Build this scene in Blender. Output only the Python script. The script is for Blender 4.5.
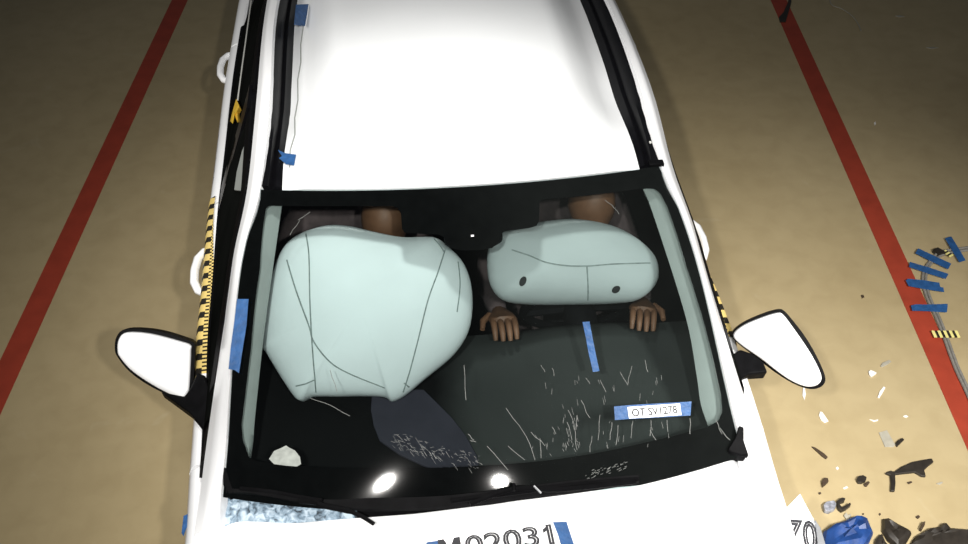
import bpy, bmesh, math, random
from mathutils import Vector, Matrix
from mathutils.bvhtree import BVHTree
random.seed(7)
V = Vector
col = bpy.context.scene.collection
for o in list(bpy.data.objects): bpy.data.objects.remove(o)

# ------------------------------------------------------------------ camera, world, lights, exposure
FPX, CAM_H, PITCH = 1000.0, 3.2, math.atan(927/1000.0)          # focal length in pixels, height, tilt below the horizon
scene = bpy.context.scene
cd = bpy.data.cameras.new('camera'); cam = bpy.data.objects.new('camera', cd); col.objects.link(cam)
cd.sensor_width = 36; cd.lens = FPX/968*36; cd.clip_start = .05
cam.location = (0, 0, CAM_H); cam.rotation_euler = (math.pi/2-PITCH, 0, 0)
scene.camera = cam
scene.view_settings.view_transform = 'Standard'; scene.view_settings.look = 'None'
scene.view_settings.gamma = 1; scene.view_settings.use_curve_mapping = False
scene.view_settings.exposure = 0.0

w = bpy.data.worlds.new('world'); scene.world = w; w.use_nodes = True
w.node_tree.nodes['Background'].inputs[0].default_value = (.80, .90, 1.0, 1)
w.node_tree.nodes['Background'].inputs[1].default_value = .045

def spot(name, loc, target, power, cone, blend, rad, color=(1, .97, .92)):
    d = bpy.data.lights.new(name, 'SPOT'); d.energy = power; d.spot_size = math.radians(cone); d.spot_blend = blend
    d.shadow_soft_size = rad; d.color = color
    o = bpy.data.objects.new(name, d); col.objects.link(o); o.location = loc
    o.rotation_euler = (V(target)-V(loc)).to_track_quat('-Z', 'Y').to_euler()
    return o
spot('studio_lamp', (-.40, -.40, 3.8), (-.2, 2.0, .8), 440, 78, 1.0, .042)
spot('studio_lamp', (.52, -.56, 3.8), (.35, 2.0, .8), 345, 78, 1.0, .042)
spot('overhead_lamp', (-.15, 2.72, 4.9), (-.06, 2.34, 1.4), 560, 37, 1.0, .25)
spot('floor_lamp', (2.0, .2, 3.3), (1.5, 2.0, 0), 1050, 60, 1.0, .3)
spot('fill_lamp', (-3.0, 1.4, 3.2), (-.9, 3.2, .9), 260, 50, 1.0, .4)  # added fill, not a lamp of the hall: brightens the left door shoulder

# ------------------------------------------------------------------ pixel geometry (968 x 544 frame)
SP, CP = math.sin(PITCH), math.cos(PITCH)
YAW, CX, CY = .095, -.012, 1.81                                  # the car stands 5.4 degrees askew to the lane
def floor_at(px, py, z=0.0):
    t = (CAM_H-z)/(FPX*SP+(py-272)*CP)
    return V(((px-484)*t, (FPX*CP-(py-272)*SP)*t, z))
def to_car(p):
    x, y = p.x-CX, p.y-CY; c, s = math.cos(YAW), math.sin(YAW)
    return V((x*c+y*s, -x*s+y*c, p.z))
def car_at(px, py, z): return to_car(floor_at(px, py, z))
def project(q):
    c, s = math.cos(YAW), math.sin(YAW)
    X = CX+q.x*c-q.y*s; Y = CY+q.x*s+q.y*c; Z = q.z-CAM_H
    d = Y*CP-Z*SP
    return 484+FPX*X/d, 272-FPX*(Y*SP+Z*CP)/d
EYE = to_car(V((0, 0, CAM_H)))
def ray(px, py): return (car_at(px, py, 0)-EYE).normalized()
def on_plane(px, py, pt, n):
    d = ray(px, py); k = (pt-EYE).dot(n)/d.dot(n)
    return EYE+d*k

# ------------------------------------------------------------------ materials
def new_mat(name):
    m = bpy.data.materials.new(name); m.use_nodes = True
    nt = m.node_tree; return m, nt, nt.nodes, nt.links, nt.nodes['Principled BSDF']
def mat(name, colr, rough=.5, metal=0, var=.06, scale=30, bump=0, bscale=60, coat=0, spec=.5):
    m, nt, N, L, b = new_mat(name)
    tc = N.new('ShaderNodeTexCoord'); nz = N.new('ShaderNodeTexNoise'); nz.inputs['Scale'].default_value = scale; nz.inputs['Detail'].default_value = 5
    L.new(tc.outputs['Object'], nz.inputs['Vector'])
    r = N.new('ShaderNodeValToRGB')
    r.color_ramp.elements[0].position = .3; r.color_ramp.elements[1].position = .7
    r.color_ramp.elements[0].color = tuple(max(0, c*(1-var)) for c in colr)+(1,)
    r.color_ramp.elements[1].color = tuple(min(1, c*(1+var)) for c in colr)+(1,)
    L.new(nz.outputs['Fac'], r.inputs['Fac']); L.new(r.outputs['Color'], b.inputs['Base Color'])
    b.inputs['Roughness'].default_value = rough; b.inputs['Metallic'].default_value = metal
    b.inputs['Coat Weight'].default_value = coat; b.inputs['Specular IOR Level'].default_value = spec
    if bump:
        n2 = N.new('ShaderNodeTexNoise'); n2.inputs['Scale'].default_value = bscale; n2.inputs['Detail'].default_value = 4
        bp = N.new('ShaderNodeBump'); bp.inputs['Strength'].default_value = bump; bp.inputs['Distance'].default_value = .01
        L.new(tc.outputs['Object'], n2.inputs['Vector']); L.new(n2.outputs['Fac'], bp.inputs['Height']); L.new(bp.outputs['Normal'], b.inputs['Normal'])
    return m
M = {}
M['white'] = mat('white_paint', (.87, .88, .90), .28, var=.01, coat=.4)
M['roof'] = mat('white_roof_paint', (.80, .82, .84), .35, var=.015, scale=6, coat=.2)
M['black'] = mat('black_plastic', (.004, .004, .0045), .5, var=.25, bump=.08, bscale=300, spec=.03)
M['gloss_black'] = mat('gloss_black', (.004, .004, .005), .3, var=.2, spec=.08)
M['frit'] = mat('black_frit', (.004, .004, .004), .6, var=.2, spec=0)
M['dash'] = mat('dash_plastic', (.020, .021, .021), .6, var=.3, scale=14, bump=.2, bscale=250)
def mat_dash():
    m, nt, N, L, b = new_mat('dash_vinyl')
    tc = N.new('ShaderNodeTexCoord'); sx = N.new('ShaderNodeSeparateXYZ'); L.new(tc.outputs['Object'], sx.inputs[0])
    nz = N.new('ShaderNodeTexNoise'); nz.inputs['Scale'].default_value = 6; L.new(tc.outputs['Object'], nz.inputs['Vector'])
    ad = N.new('ShaderNodeMath'); ad.operation = 'MULTIPLY_ADD'; L.new(nz.outputs['Fac'], ad.inputs[0]); ad.inputs[1].default_value = .12; L.new(sx.outputs['X'], ad.inputs[2])
    r = N.new('ShaderNodeValToRGB'); e = r.color_ramp.elements                       # near black on the passenger side, grey on the driver side
    mr = N.new('ShaderNodeMapRange'); mr.inputs['From Min'].default_value = -.2; mr.inputs['From Max'].default_value = .2; L.new(ad.outputs[0], mr.inputs['Value']); L.new(mr.outputs[0], r.inputs['Fac'])
    e[0].position = .35; e[0].color = (.006, .006, .006, 1); e[1].position = .65; e[1].color = (.036, .039, .037, 1)
    L.new(r.outputs['Color'], b.inputs['Base Color']); b.inputs['Roughness'].default_value = .7; b.inputs['Specular IOR Level'].default_value = .05
    return m
M['dash'] = mat_dash()
M['flap'] = mat('flap_vinyl', (.036, .035, .046), .7, var=.12, scale=12, spec=.1)
M['driver_bag'] = mat('driver_airbag_cloth', (.42, .46, .455), .85, var=.04, scale=7, bump=.35, bscale=9)  # same cloth darkened: the dimmer light on this bag is in its colour
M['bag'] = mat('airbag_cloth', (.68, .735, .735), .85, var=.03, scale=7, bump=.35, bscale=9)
M['seam'] = mat('seam_thread', (.22, .26, .25), .9, var=.3, scale=90)
M['vent'] = mat('vent_mesh', (.02, .02, .02), .9)
M['trim_grey'] = mat('grey_pillar_trim', (.27, .29, .275), .7, var=.06, scale=10)
M['blue'] = mat('blue_tape', (.018, .078, .22), .5, var=.22, scale=45, bump=.3, bscale=80)
M['paper'] = mat('label_paper', (.82, .82, .84), .7, var=.03)
M['ink'] = mat('label_ink', (.02, .02, .025), .6)
M['faint_ink'] = mat('faded_marker', (.46, .48, .54), .7)
M['skin'] = mat('dummy_skin', (.15, .07, .035), .6, var=.15, scale=18)
M['cloth'] = mat('dummy_shirt', (.10, .07, .07), .9, var=.2)
M['seat'] = mat('seat_fabric', (.018, .018, .02), .9, var=.3, bump=.3, bscale=200)
M['rubber'] = mat('tyre_rubber', (.02, .02, .02), .8, var=.2)
M['alloy'] = mat('wheel_alloy', (.5, .5, .52), .3, metal=1, var=.05)
M['yellow'] = mat('yellow_ribbon', (.75, .48, .04), .6, var=.15)
M['string'] = mat('white_string', (.55, .55, .52), .8)
M['red'] = mat('red_line_paint', (.31, .042, .02), .5, var=.12, scale=9)
M['mirror'] = mat('mirror_glass', (.7, .72, .75), .03, metal=1, var=.01)
M['cable'] = mat('cable_sleeve', (.20, .19, .17), .5, var=.15, scale=60)
M['shard'] = mat('black_shard', (.022, .018, .014), .45, var=.3, scale=40)
M['brown_shard'] = mat('brown_shard', (.05, .032, .018), .6, var=.3, scale=60)
M['white_shard'] = mat('white_shard', (.82, .80, .76), .5, var=.05)
M['clear_shard'] = mat('pale_shard', (.36, .34, .28), .35, var=.12)
M['patch'] = mat('pale_patch', (.27, .29, .27), .7, var=.2, scale=60)
M['lens'] = mat('lens_plastic', (.26, .27, .31), .25, var=.45, scale=70)
M['bluepanel'] = mat('blue_panel', (.010, .045, .18), .5, var=.3, scale=25, bump=.4, bscale=22)
M['silver'] = mat('silver_edge', (.45, .46, .48), .35, metal=.6)
M['flapwhite'] = mat('pale_blue_liner', (.46, .55, .60), .5, var=.06)

def mat_floor():
    m, nt, N, L, b = new_mat('epoxy_floor')
    tc = N.new('ShaderNodeTexCoord')
    def noise(s, d, dist=0):
        n = N.new('ShaderNodeTexNoise'); n.inputs['Scale'].default_value = s; n.inputs['Detail'].default_value = d; n.inputs['Distortion'].default_value = dist
        L.new(tc.outputs['Object'], n.inputs['Vector']); return n
    a, c, s = noise(1.1, 6, .6), noise(9, 6, .4), noise(3.3, 8, 1.8)
    r = N.new('ShaderNodeValToRGB'); L.new(a.outputs['Fac'], r.inputs['Fac'])
    r.color_ramp.elements[0].position = .3; r.color_ramp.elements[0].color = (.390, .310, .172, 1)
    r.color_ramp.elements[1].position = .7; r.color_ramp.elements[1].color = (.44, .355, .205, 1)
    r2 = N.new('ShaderNodeValToRGB'); L.new(c.outputs['Fac'], r2.inputs['Fac'])
    r2.color_ramp.elements[0].position = .25; r2.color_ramp.elements[0].color = (.90, .89, .87, 1)
    r2.color_ramp.elements[1].position = .6; r2.color_ramp.elements[1].color = (1, 1, 1, 1)
    mx = N.new('ShaderNodeMix'); mx.data_type = 'RGBA'; mx.blend_type = 'MULTIPLY'; mx.inputs['Factor'].default_value = 1
    L.new(r.outputs['Color'], mx.inputs['A']); L.new(r2.outputs['Color'], mx.inputs['B'])
    r3 = N.new('ShaderNodeValToRGB'); L.new(s.outputs['Fac'], r3.inputs['Fac'])           # pale scuffs
    r3.color_ramp.elements[0].position = .66; r3.color_ramp.elements[0].color = (0, 0, 0, 1)
    r3.color_ramp.elements[1].position = .8; r3.color_ramp.elements[1].color = (.35, .35, .35, 1)
    m2 = N.new('ShaderNodeMix'); m2.data_type = 'RGBA'
    L.new(r3.outputs['Color'], m2.inputs['Factor']); L.new(mx.outputs['Result'], m2.inputs['A']); m2.inputs['B'].default_value = (.50, .44, .31, 1)
    L.new(m2.outputs['Result'], b.inputs['Base Color'])
    b.inputs['Roughness'].default_value = .38
    bp = N.new('ShaderNodeBump'); bp.inputs['Strength'].default_value = .06; bp.inputs['Distance'].default_value = .01
    L.new(c.outputs['Fac'], bp.inputs['Height']); L.new(bp.outputs['Normal'], b.inputs['Normal'])
    return m
M['floor'] = mat_floor()

def mat_glass(name, tint, dust=(0, 0), rough=.03, ior=1.55):
    m, nt, N, L, b = new_mat(name); N.remove(b); out = N['Material Output']
    tr = N.new('ShaderNodeBsdfTransparent'); tr.inputs[0].default_value = tint+(1,)
    gl = N.new('ShaderNodeBsdfGlossy'); gl.inputs['Roughness'].default_value = rough
    fr = N.new('ShaderNodeFresnel'); fr.inputs['IOR'].default_value = ior
    mx = N.new('ShaderNodeMixShader'); L.new(fr.outputs[0], mx.inputs[0]); L.new(tr.outputs[0], mx.inputs[1]); L.new(gl.outputs[0], mx.inputs[2])
    last = mx
    if dust[1]:
        tc = N.new('ShaderNodeTexCoord'); sx = N.new('ShaderNodeSeparateXYZ'); L.new(tc.outputs['Object'], sx.inputs[0])
        mr = N.new('ShaderNodeMapRange'); mr.inputs['From Min'].default_value = -.12; mr.inputs['From Max'].default_value = .22
        mr.inputs['To Min'].default_value = dust[0]; mr.inputs['To Max'].default_value = dust[1]; mr.interpolation_type = 'SMOOTHSTEP'
        L.new(sx.outputs['X'], mr.inputs['Value'])
        nz = N.new('ShaderNodeTexNoise'); nz.inputs['Scale'].default_value = 5; nz.inputs['Detail'].default_value = 6; L.new(tc.outputs['Object'], nz.inputs['Vector'])
        ml = N.new('ShaderNodeMath'); ml.operation = 'MULTIPLY'; L.new(mr.outputs[0], ml.inputs[0])
        m3 = N.new('ShaderNodeMath'); m3.operation = 'MULTIPLY_ADD'; L.new(nz.outputs['Fac'], m3.inputs[0]); m3.inputs[1].default_value = 1.2; m3.inputs[2].default_value = .4
        L.new(m3.outputs[0], ml.inputs[1])
        df = N.new('ShaderNodeBsdfDiffuse'); df.inputs[0].default_value = (.62, .70, .66, 1)
        m2 = N.new('ShaderNodeMixShader'); L.new(ml.outputs[0], m2.inputs[0]); L.new(mx.outputs[0], m2.inputs[1]); L.new(df.outputs[0], m2.inputs[2]); last = m2
    L.new(last.outputs[0], out.inputs['Surface'])
    return m
M['glass'] = mat_glass('windshield_glass', (.72, .785, .785), (.0, .005))
M['side_glass'] = mat('tinted_side_glass', (.006, .0065, .006), .3, var=.3, scale=4, spec=0)

def mat_cowl():
    m, nt, N, L, b = new_mat('dusty_cowl')
    tc = N.new('ShaderNodeTexCoord'); n = N.new('ShaderNodeTexNoise'); n.inputs['Scale'].default_value = 55; n.inputs['Detail'].default_value = 8; n.inputs['Distortion'].default_value = .8
    L.new(tc.outputs['Object'], n.inputs['Vector'])
    r = N.new('ShaderNodeValToRGB'); L.new(n.outputs['Fac'], r.inputs['Fac'])
    e = r.color_ramp.elements; e[0].position = .34; e[0].color = (.03, .04, .05, 1); e[1].position = .66; e[1].color = (.55, .66, .76, 1)
    x = e.new(.48); x.color = (.22, .31, .40, 1)
    L.new(r.outputs['Color'], b.inputs['Base Color']); b.inputs['Roughness'].default_value = .5
    return m
M['cowl'] = mat_cowl()

def mat_scale_tape():
    """yellow tape, flat print: coarse black blocks along one edge, fine black ticks along the other (uv: x across, y metres along)"""
    m, nt, N, L, b = new_mat('scale_tape')
    uv = N.new('ShaderNodeUVMap'); sx = N.new('ShaderNodeSeparateXYZ'); L.new(uv.outputs[0], sx.inputs[0])
    def math_(op, a, bb=None, c=None):
        n = N.new('ShaderNodeMath'); n.operation = op
        for i, v in enumerate((a, bb, c)):
            if v is None: continue
            if isinstance(v, (int, float)): n.inputs[i].default_value = v
            else: L.new(v, n.inputs[i])
        return n.outputs[0]
    X, Y = sx.outputs['X'], sx.outputs['Y']
    sl = math_('MULTIPLY_ADD', X, -.035, Y)
    coarse = math_('LESS_THAN', math_('FRACT', math_('DIVIDE', sl, .06)), .45)
    shift = math_('MULTIPLY', math_('GREATER_THAN', X, .15), .008)
    fine = math_('LESS_THAN', math_('FRACT', math_('DIVIDE', math_('ADD', Y, shift), .016)), .45)
    side = math_('GREATER_THAN', X, .30)
    k = math_('ADD', math_('MULTIPLY', side, coarse), math_('MULTIPLY', math_('SUBTRACT', 1, side), fine))
    mx = N.new('ShaderNodeMix'); mx.data_type = 'RGBA'; L.new(k, mx.inputs['Factor'])
    mx.inputs['A'].default_value = (.70, .53, .18, 1); mx.inputs['B'].default_value = (.015, .013, .01, 1)
    L.new(mx.outputs['Result'], b.inputs['Base Color']); b.inputs['Roughness'].default_value = .5
    return m
M['scale_tape'] = mat_scale_tape()

# ------------------------------------------------------------------ mesh helpers
class MB:
    def __init__(s): s.v = []; s.f = []; s.uv = []
    def add(s, pts, faces):
        n = len(s.v); s.v += [V(p) for p in pts]; s.f += [tuple(i+n for i in q) for q in faces]; return s
    def loft(s, rings, closed=True, cap=True):
        n = len(rings[0]); pts = [p for r in rings for p in r]; fs = []
        m = n if closed else n-1
        for i in range(len(rings)-1):
            for j in range(m):
                a, b2 = i*n+j, i*n+(j+1) % n
                fs.append((a, b2, b2+n, a+n))
        if cap and closed:
            fs.append(tuple(range(n))[::-1]); fs.append(tuple(range((len(rings)-1)*n, len(rings)*n)))
        return s.add(pts, fs)
    def tube(s, path, r, n=8):
        path = [V(p) for p in path]; rings = []
        for i, p in enumerate(path):
            d = (path[min(i+1, len(path)-1)]-path[max(i-1, 0)]).normalized()
            u = d.cross(V((0, 0, 1)));
            if u.length < .05: u = d.cross(V((0, 1, 0)))
            u.normalize(); w_ = d.cross(u)
            rr = r[i] if isinstance(r, (list, tuple)) else r
            rings.append([p+(u*math.cos(2*math.pi*k/n)+w_*math.sin(2*math.pi*k/n))*rr for k in range(n)])
        return s.loft(rings)
    def box(s, c, d, rot=0):
        c = V(c); x, y, z = d[0]/2, d[1]/2, d[2]/2; R = Matrix.Rotation(rot, 3, 'Z')
        p = [c+R @ V((a*x, b2*y, e*z)) for e in (-1, 1) for a, b2 in ((-1, -1), (1, -1), (1, 1), (-1, 1))]
        return s.add(p, [(3, 2, 1, 0), (4, 5, 6, 7), (0, 1, 5, 4), (1, 2, 6, 5), (2, 3, 7, 6), (3, 0, 4, 7)])
    def slab(s, top, down):
        """a plate from its upper outline and the vector to its underside"""
        n = len(top); top = [V(p) for p in top]
        return s.add(top+[p+V(down) for p in top], [tuple(range(n)), tuple(range(2*n-1, n-1, -1))]+[(i, i+n, (i+1) % n+n, (i+1) % n) for i in range(n)])
    def pillow(s, outline, nrm, tf, tb, K=9, flat=.5):
        n = len(outline); c = sum(outline, V())/n; nrm = V(nrm).normalized(); rings = []
        for k in range(2*K+1):
            a = -1+k/K                                          # -1 front centre .. 0 rim .. 1 back centre
            r = 1-abs(a)**1.0
            r = math.sin(r*math.pi/2)
            h = (max(0, 1-r*r))**flat*(tf if a < 0 else -tb)
            if r < 1e-4: r = .01
            rings.append([c+(p-c)*r+nrm*h for p in outline])
        return s.loft(rings)
    def build(s, name, m, parent=None, smooth=True, angle=40, bevel=0, mods=None):
        me = bpy.data.meshes.new(name); me.from_pydata(s.v, [], s.f)
        bm = bmesh.new(); bm.from_mesh(me); bmesh.ops.recalc_face_normals(bm, faces=bm.faces); bm.to_mesh(me); bm.free()
        if s.uv:
            ul = me.uv_layers.new(name='UVMap')
            for lp in me.loops: ul.data[lp.index].uv = s.uv[lp.vertex_index]
        me.materials.append(M[m] if isinstance(m, str) else m)
        if smooth:
            for p in me.polygons: p.use_smooth = True
            me.set_sharp_from_angle(angle=math.radians(angle))
        o = bpy.data.objects.new(name, me); col.objects.link(o); o.parent = parent
        if bevel:
            b = o.modifiers.new('bevel', 'BEVEL'); b.width = bevel; b.segments = 2; b.limit_method = 'ANGLE'
        return o
    def bvh(s): return BVHTree.FromPolygons(s.v, s.f)
def hit(bvh, px, py):
    d = ray(px, py); loc, n, i, dist = bvh.ray_cast(EYE, d)
    if loc is None: return None
    if n.dot(d) > 0: n = -n
    return loc, n
def smooth_line(pts, n=6, closed=False):
    """Catmull-Rom through the points"""
    out = []; m = len(pts); rng = range(m if closed else m-1)
    for i in rng:
        g = (lambda k: pts[k % m]) if closed else (lambda k: pts[max(0, min(m-1, k))])
        a, b, c, d = V(g(i-1)), V(g(i)), V(g(i+1)), V(g(i+2))
        for k in range(n):
            t = k/n
            out.append(.5*((2*b)+(c-a)*t+(2*a-5*b+4*c-d)*t*t+(3*b-a-3*c+d)*t**3))
    if not closed: out.append(V(pts[-1]))
    return out
def interp(tab, x):
    if x <= tab[0][0]: return tab[0][1]
    for (a, u), (b, v) in zip(tab, tab[1:]):
        if x <= b: t = (x-a)/(b-a); t = t*t*(3-2*t)*.5+t*.5; return u+(v-u)*t
    return tab[-1][1]
def sstep(a, b, x): t = max(0, min(1, (x-a)/(b-a))); return t*t*(3-2*t)
def lin(a, b, n): return [a+(b-a)*i/(n-1) for i in range(n)]
def empty(name, loc, rz=0):
    o = bpy.data.objects.new(name, None); col.objects.link(o); o.location = loc; o.rotation_euler = (0, 0, rz); o.empty_display_size = .2
    return o
def tag(o, label, cat, group=None):
    o['label'] = label; o['category'] = cat
    if group: o['group'] = group
    return o
def text_mesh(body, size, bold=0.0, flag=True):
    c = bpy.data.curves.new('txt', 'FONT'); c.body = body[1:] if body == 'M02031' else body; c.size = size; c.offset = bold; c.resolution_u = 3
    c.align_x = 'CENTER'; c.align_y = 'CENTER'
    o = bpy.data.objects.new('txt', c); col.objects.link(o)
    dg = bpy.context.evaluated_depsgraph_get(); me = bpy.data.meshes.new_from_object(o.evaluated_get(dg))
    vs = [v.co.copy() for v in me.vertices]; fs = [tuple(p.vertices) for p in me.polygons]
    bpy.data.objects.remove(o); bpy.data.curves.remove(c); bpy.data.meshes.remove(me)
    if body == 'M02031' and bold > 0:                                # the stencilled 1 has a flag at its head
        x1, y1 = max(v.x for v in vs), max(v.y for v in vs); n = len(vs)
        vs += [V((x1-.06, y1, 0)), V((x1-.24, y1-.17, 0)), V((x1-.24, y1-.30, 0)), V((x1-.06, y1-.16, 0))]; fs.append((n, n+1, n+2, n+3))
    if body == 'M02031':                                             # a stencilled M of four strokes before the digits
        xa, y0_, y1_ = min(v.x for v in vs), min(v.y for v in vs), max(v.y for v in vs); h = y1_-y0_; t = .13*h+2*max(bold, 0); wd = .78*h; xl = xa-.12*h-wd
        if bold >= 0:
            for q in (((0, 0), (t, 0), (t, h), (0, h)), ((wd-t, 0), (wd, 0), (wd, h), (wd-t, h)), ((0, h), (t*1.1, h), (wd/2+t*.5, h*.25), (wd/2-t*.5, h*.25)), ((wd-t*1.1, h), (wd, h), (wd/2+t*.5, h*.25), (wd/2-t*.5, h*.25))):
                n = len(vs); vs += [V((xl+a, y0_+b, 0)) for a, b in q]; fs.append((n, n+1, n+2, n+3))
    return vs, fs

# ------------------------------------------------------------------ the hall floor and its painted lines
fl = MB(); fl.box((0, 4, -.05), (16, 18, .1)); floor = fl.build('floor', 'floor', smooth=False); floor['kind'] = 'structure'
def red_line(name, x):
    m = MB(); m.box((x, 4, .0005), (.106, 18, .002)); o = m.build(name, 'red', smooth=False); o['kind'] = 'structure'
    o['label'] = 'long straight red line painted on the tan floor'
red_line('trim_1', -2.026); red_line('trim_2', 1.962)

# ------------------------------------------------------------------ the car
car = empty('car', (CX, CY, 0), YAW)
tag(car, 'white crash-tested car with deployed airbags seen through the windshield', 'car')

def ws(u, v, off=0):
    def S(u, v):
        wd = .694-.104*v+.045*4*max(0, v)**2*(1-v)
        yb = -.29+.077*u*u; yt = .467+.078*u*u; zb = .965+.035*u*u; zt = 1.427-.027*u*u
        bl = .022*(1-u*u*.8)*4*v*(1-v)
        return V((wd*u, yb+(yt-yb)*v-bl*.5, zb+(zt-zb)*v+bl*.86))
    p = S(u, v)
    if off:
        e = .01; n = (S(u+e, v)-S(u-e, v)).cross(S(u, v+e)-S(u, v-e)).normalized()
        if n.z < 0: n = -n
        p = p+n*off
    return p
def ws_uv(px, py, off=0):
    u, v = (px-478)/230, (490-py)/300
    for _ in range(12):
        a, b = project(ws(u, v, off)); e = 1e-3
        a1, b1 = project(ws(u+e, v, off)); a2, b2 = project(ws(u, v+e, off))
        j11, j12, j21, j22 = (a1-a)/e, (a2-a)/e, (b1-b)/e, (b2-b)/e
        det = j11*j22-j12*j21; du = px-a; dv = py-b
        u += (j22*du-j12*dv)/det; v += (-j21*du+j11*dv)/det
    return u, v
def ws_px(px, py, off=0): return ws(*ws_uv(px, py, off), off)

# windshield glass with its black ceramic border
g = MB(); g.loft([[ws(u, v) for u in lin(-1, 1, 41)] for v in lin(-.02, 1, 31)], closed=False)
windshield = g.build('windshield', 'glass', car)
OPEN = [(266, 208), (270, 205.5), (300, 206), (350, 206), (392, 206), (398, 208), (401, 214), (402, 229), (405, 233), (438, 234.5), (444, 237), (446, 243), (452, 248.5), (462, 250.5), (482, 250), (492, 248), (498, 243), (501, 234), (505, 231), (530, 228), (537, 225.5), (539, 220), (539.5, 203), (542, 199.5),
        (600, 194), (645, 188), (654, 188.5), (660, 193), (667, 206), (678, 238), (687, 268), (705, 326), (714, 362), (721, 395), (722.5, 412), (718, 421), (707, 427), (660, 439), (619, 448.5), (551, 460), (484, 465.5), (400, 468), (320, 467), (256, 461), (249, 457), (243, 440), (241.5, 425), (251, 348), (260, 268)]
POLY = [ws_uv(*p, off=-.004) for p in OPEN]; POLY = [(u*.64, v*.88) for u, v in POLY]
def psdf(x, y):
    d = 1e9; inside = False; n = len(POLY)
    for i in range(n):
        ax, ay = POLY[i]; bx, by = POLY[(i+1) % n]; ex, ey = bx-ax, by-ay; wx, wy = x-ax, y-ay
        t = max(0, min(1, (wx*ex+wy*ey)/(ex*ex+ey*ey))); d = min(d, (wx-ex*t)**2+(wy-ey*t)**2)
        if (ay > y) != (by > y) and x < (bx-ax)*(y-ay)/(by-ay)+ax: inside = not inside
    return -math.sqrt(d) if inside else math.sqrt(d)
NU, NV = 170, 120
us, vs_ = lin(-1, 1, NU), lin(-.02, 1, NV)
sd = [[psdf(u*.64, v*.88) for u in us] for v in vs_]
idx = {}; pts = []; fs = []
for j in range(NV-1):
    for i in range(NU-1):
        if sum((sd[j][i], sd[j][i+1], sd[j+1][i], sd[j+1][i+1])) > 0:
            q = []
            for a, b in ((i, j), (i+1, j), (i+1, j+1), (i, j+1)):
                if (a, b) not in idx:
                    u, v = us[a]*.64, vs_[b]*.88; s0 = sd[b][a]
                    edge = a in (0, NU-1) or b in (0, NV-1)
                    if abs(s0) < .012 and not edge:
                        near = any(sd[max(0, min(NV-1, b+dj))][max(0, min(NU-1, a+di))]*s0 < 0 for di in (-1, 0, 1) for dj in (-1, 0, 1))
                        # snap the border vertices to the outline
                        cells = [sum((sd[b+dj][a+di], sd[b+dj][a+di+1], sd[b+dj+1][a+di], sd[b+dj+1][a+di+1])) > 0 for di in (-1, 0) for dj in (-1, 0)]
                        if not all(cells):
                            for _ in range(2):
                                s0 = psdf(u, v); e = 1e-4
                                gx, gy = (psdf(u+e, v)-s0)/e, (psdf(u, v+e)-s0)/e; gg = max(.3, gx*gx+gy*gy)
                                u -= s0*gx/gg; v -= s0*gy/gg
                    idx[(a, b)] = len(pts); pts.append(ws(u/.64, v/.88, -.004))
                q.append(idx[(a, b)])
            fs.append(tuple(q))
fr = MB(); fr.add(pts, fs); fr.build('frit_band', 'frit', windshield)

# roof
def rail_shift(y): return .016*math.exp(-((y-1.15)/.5)**2)            # the impact pushed the rails slightly sideways
def roof_z(x, y):
    zc = interp([(.4, 1.426), (1.2, 1.462), (2.0, 1.448), (2.8, 1.37), (3.2, 1.27)], y)
    return zc-.026*(x/.53)**2-.078*sstep(.365, .53, abs(x))*sstep(.58, 1.05, y)-.01*sstep(.45, .53, abs(x))
def yt(x): return .472+.078*(x/.58)**2
def roof_edge(y): return interp([(.4, .525), (.9, .54), (1.6, .548), (3.2, .50)], y)
r = MB(); rings = []
for t in lin(0, 1, 40):
    ring = []
    for a in lin(-1, 1, 41):
        y0 = yt(a*.53); y = y0+(3.1-y0)*t**1.15; x = a*roof_edge(y); ring.append(V((x+.5*rail_shift(y)*abs(a), y, roof_z(x, y))))
    rings.append(ring)
r.loft(rings, closed=False)
front = rings[0]; r.loft([front, [p+V((0, .006, -.02)) for p in front]], closed=False)
for k in (0, -1): r.loft([[q[k] for q in rings], [q[k]+V((0, 0, -.02)) for q in rings]], closed=False)
roof = r.build('roof_panel', 'roof', car, angle=50)
roof_bvh = r.bvh()
# headliner closes the cabin from above
h = MB(); h.loft([[V((x, y, 1.345-.10*max(0, y-1.5))) for x in lin(-.5, .5, 5)] for y in (.60, .8, 1.4, 2.0, 2.9)], closed=False); h.build('headliner', 'trim_grey', car)

OUT = [(.56, 3.1, 1.12), (.60, 2.8, 1.24), (.64, 2.3, 1.33), (.655, 1.6, 1.385), (.65, 1.0, 1.392), (.642, .60, 1.362), (.675, .42, 1.28), (.697, .30, 1.20), (.740, .057, 1.05), (.757, -.076, .99), (.765, -.20, .955), (.772, -.30, .935)]
INN = [(.49, 3.1, 1.16), (.53, 2.8, 1.285), (.57, 2.3, 1.365), (.611, 1.6, 1.412), (.602, 1.0, 1.42), (.592, .56, 1.405), (.633, .40, 1.329), (.658, .26, 1.254), (.679, .01, 1.125), (.688, -.12, 1.054), (.700, -.215, 1.0), (.705, -.29, .955)]
def side_frame(s):
    o_ = smooth_line([V((a*s+rail_shift(b), b, c)) for a, b, c in OUT], 5); i_ = smooth_line([V((a*s+rail_shift(b), b, c)) for a, b, c in INN], 5)
    m = MB(); rings = []
    for a, b in zip(o_, i_):
        mid = (a+b)/2; lat = (a-b).normalized(); up = V((0, 0, 1))-lat*lat.z
        crest = mid+V((0, -.2, .8)).normalized()*.010 if a.y < .6 else mid+V((0, 0, .012))
        inw = V((-s*.012, .02, -.03))
        rings.append([b+inw, b, b.lerp(crest, .6), crest, a.lerp(crest, .6), a, a+V((-s*.02, .01, -.03))])
    m.loft(rings)
    return m
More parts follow.
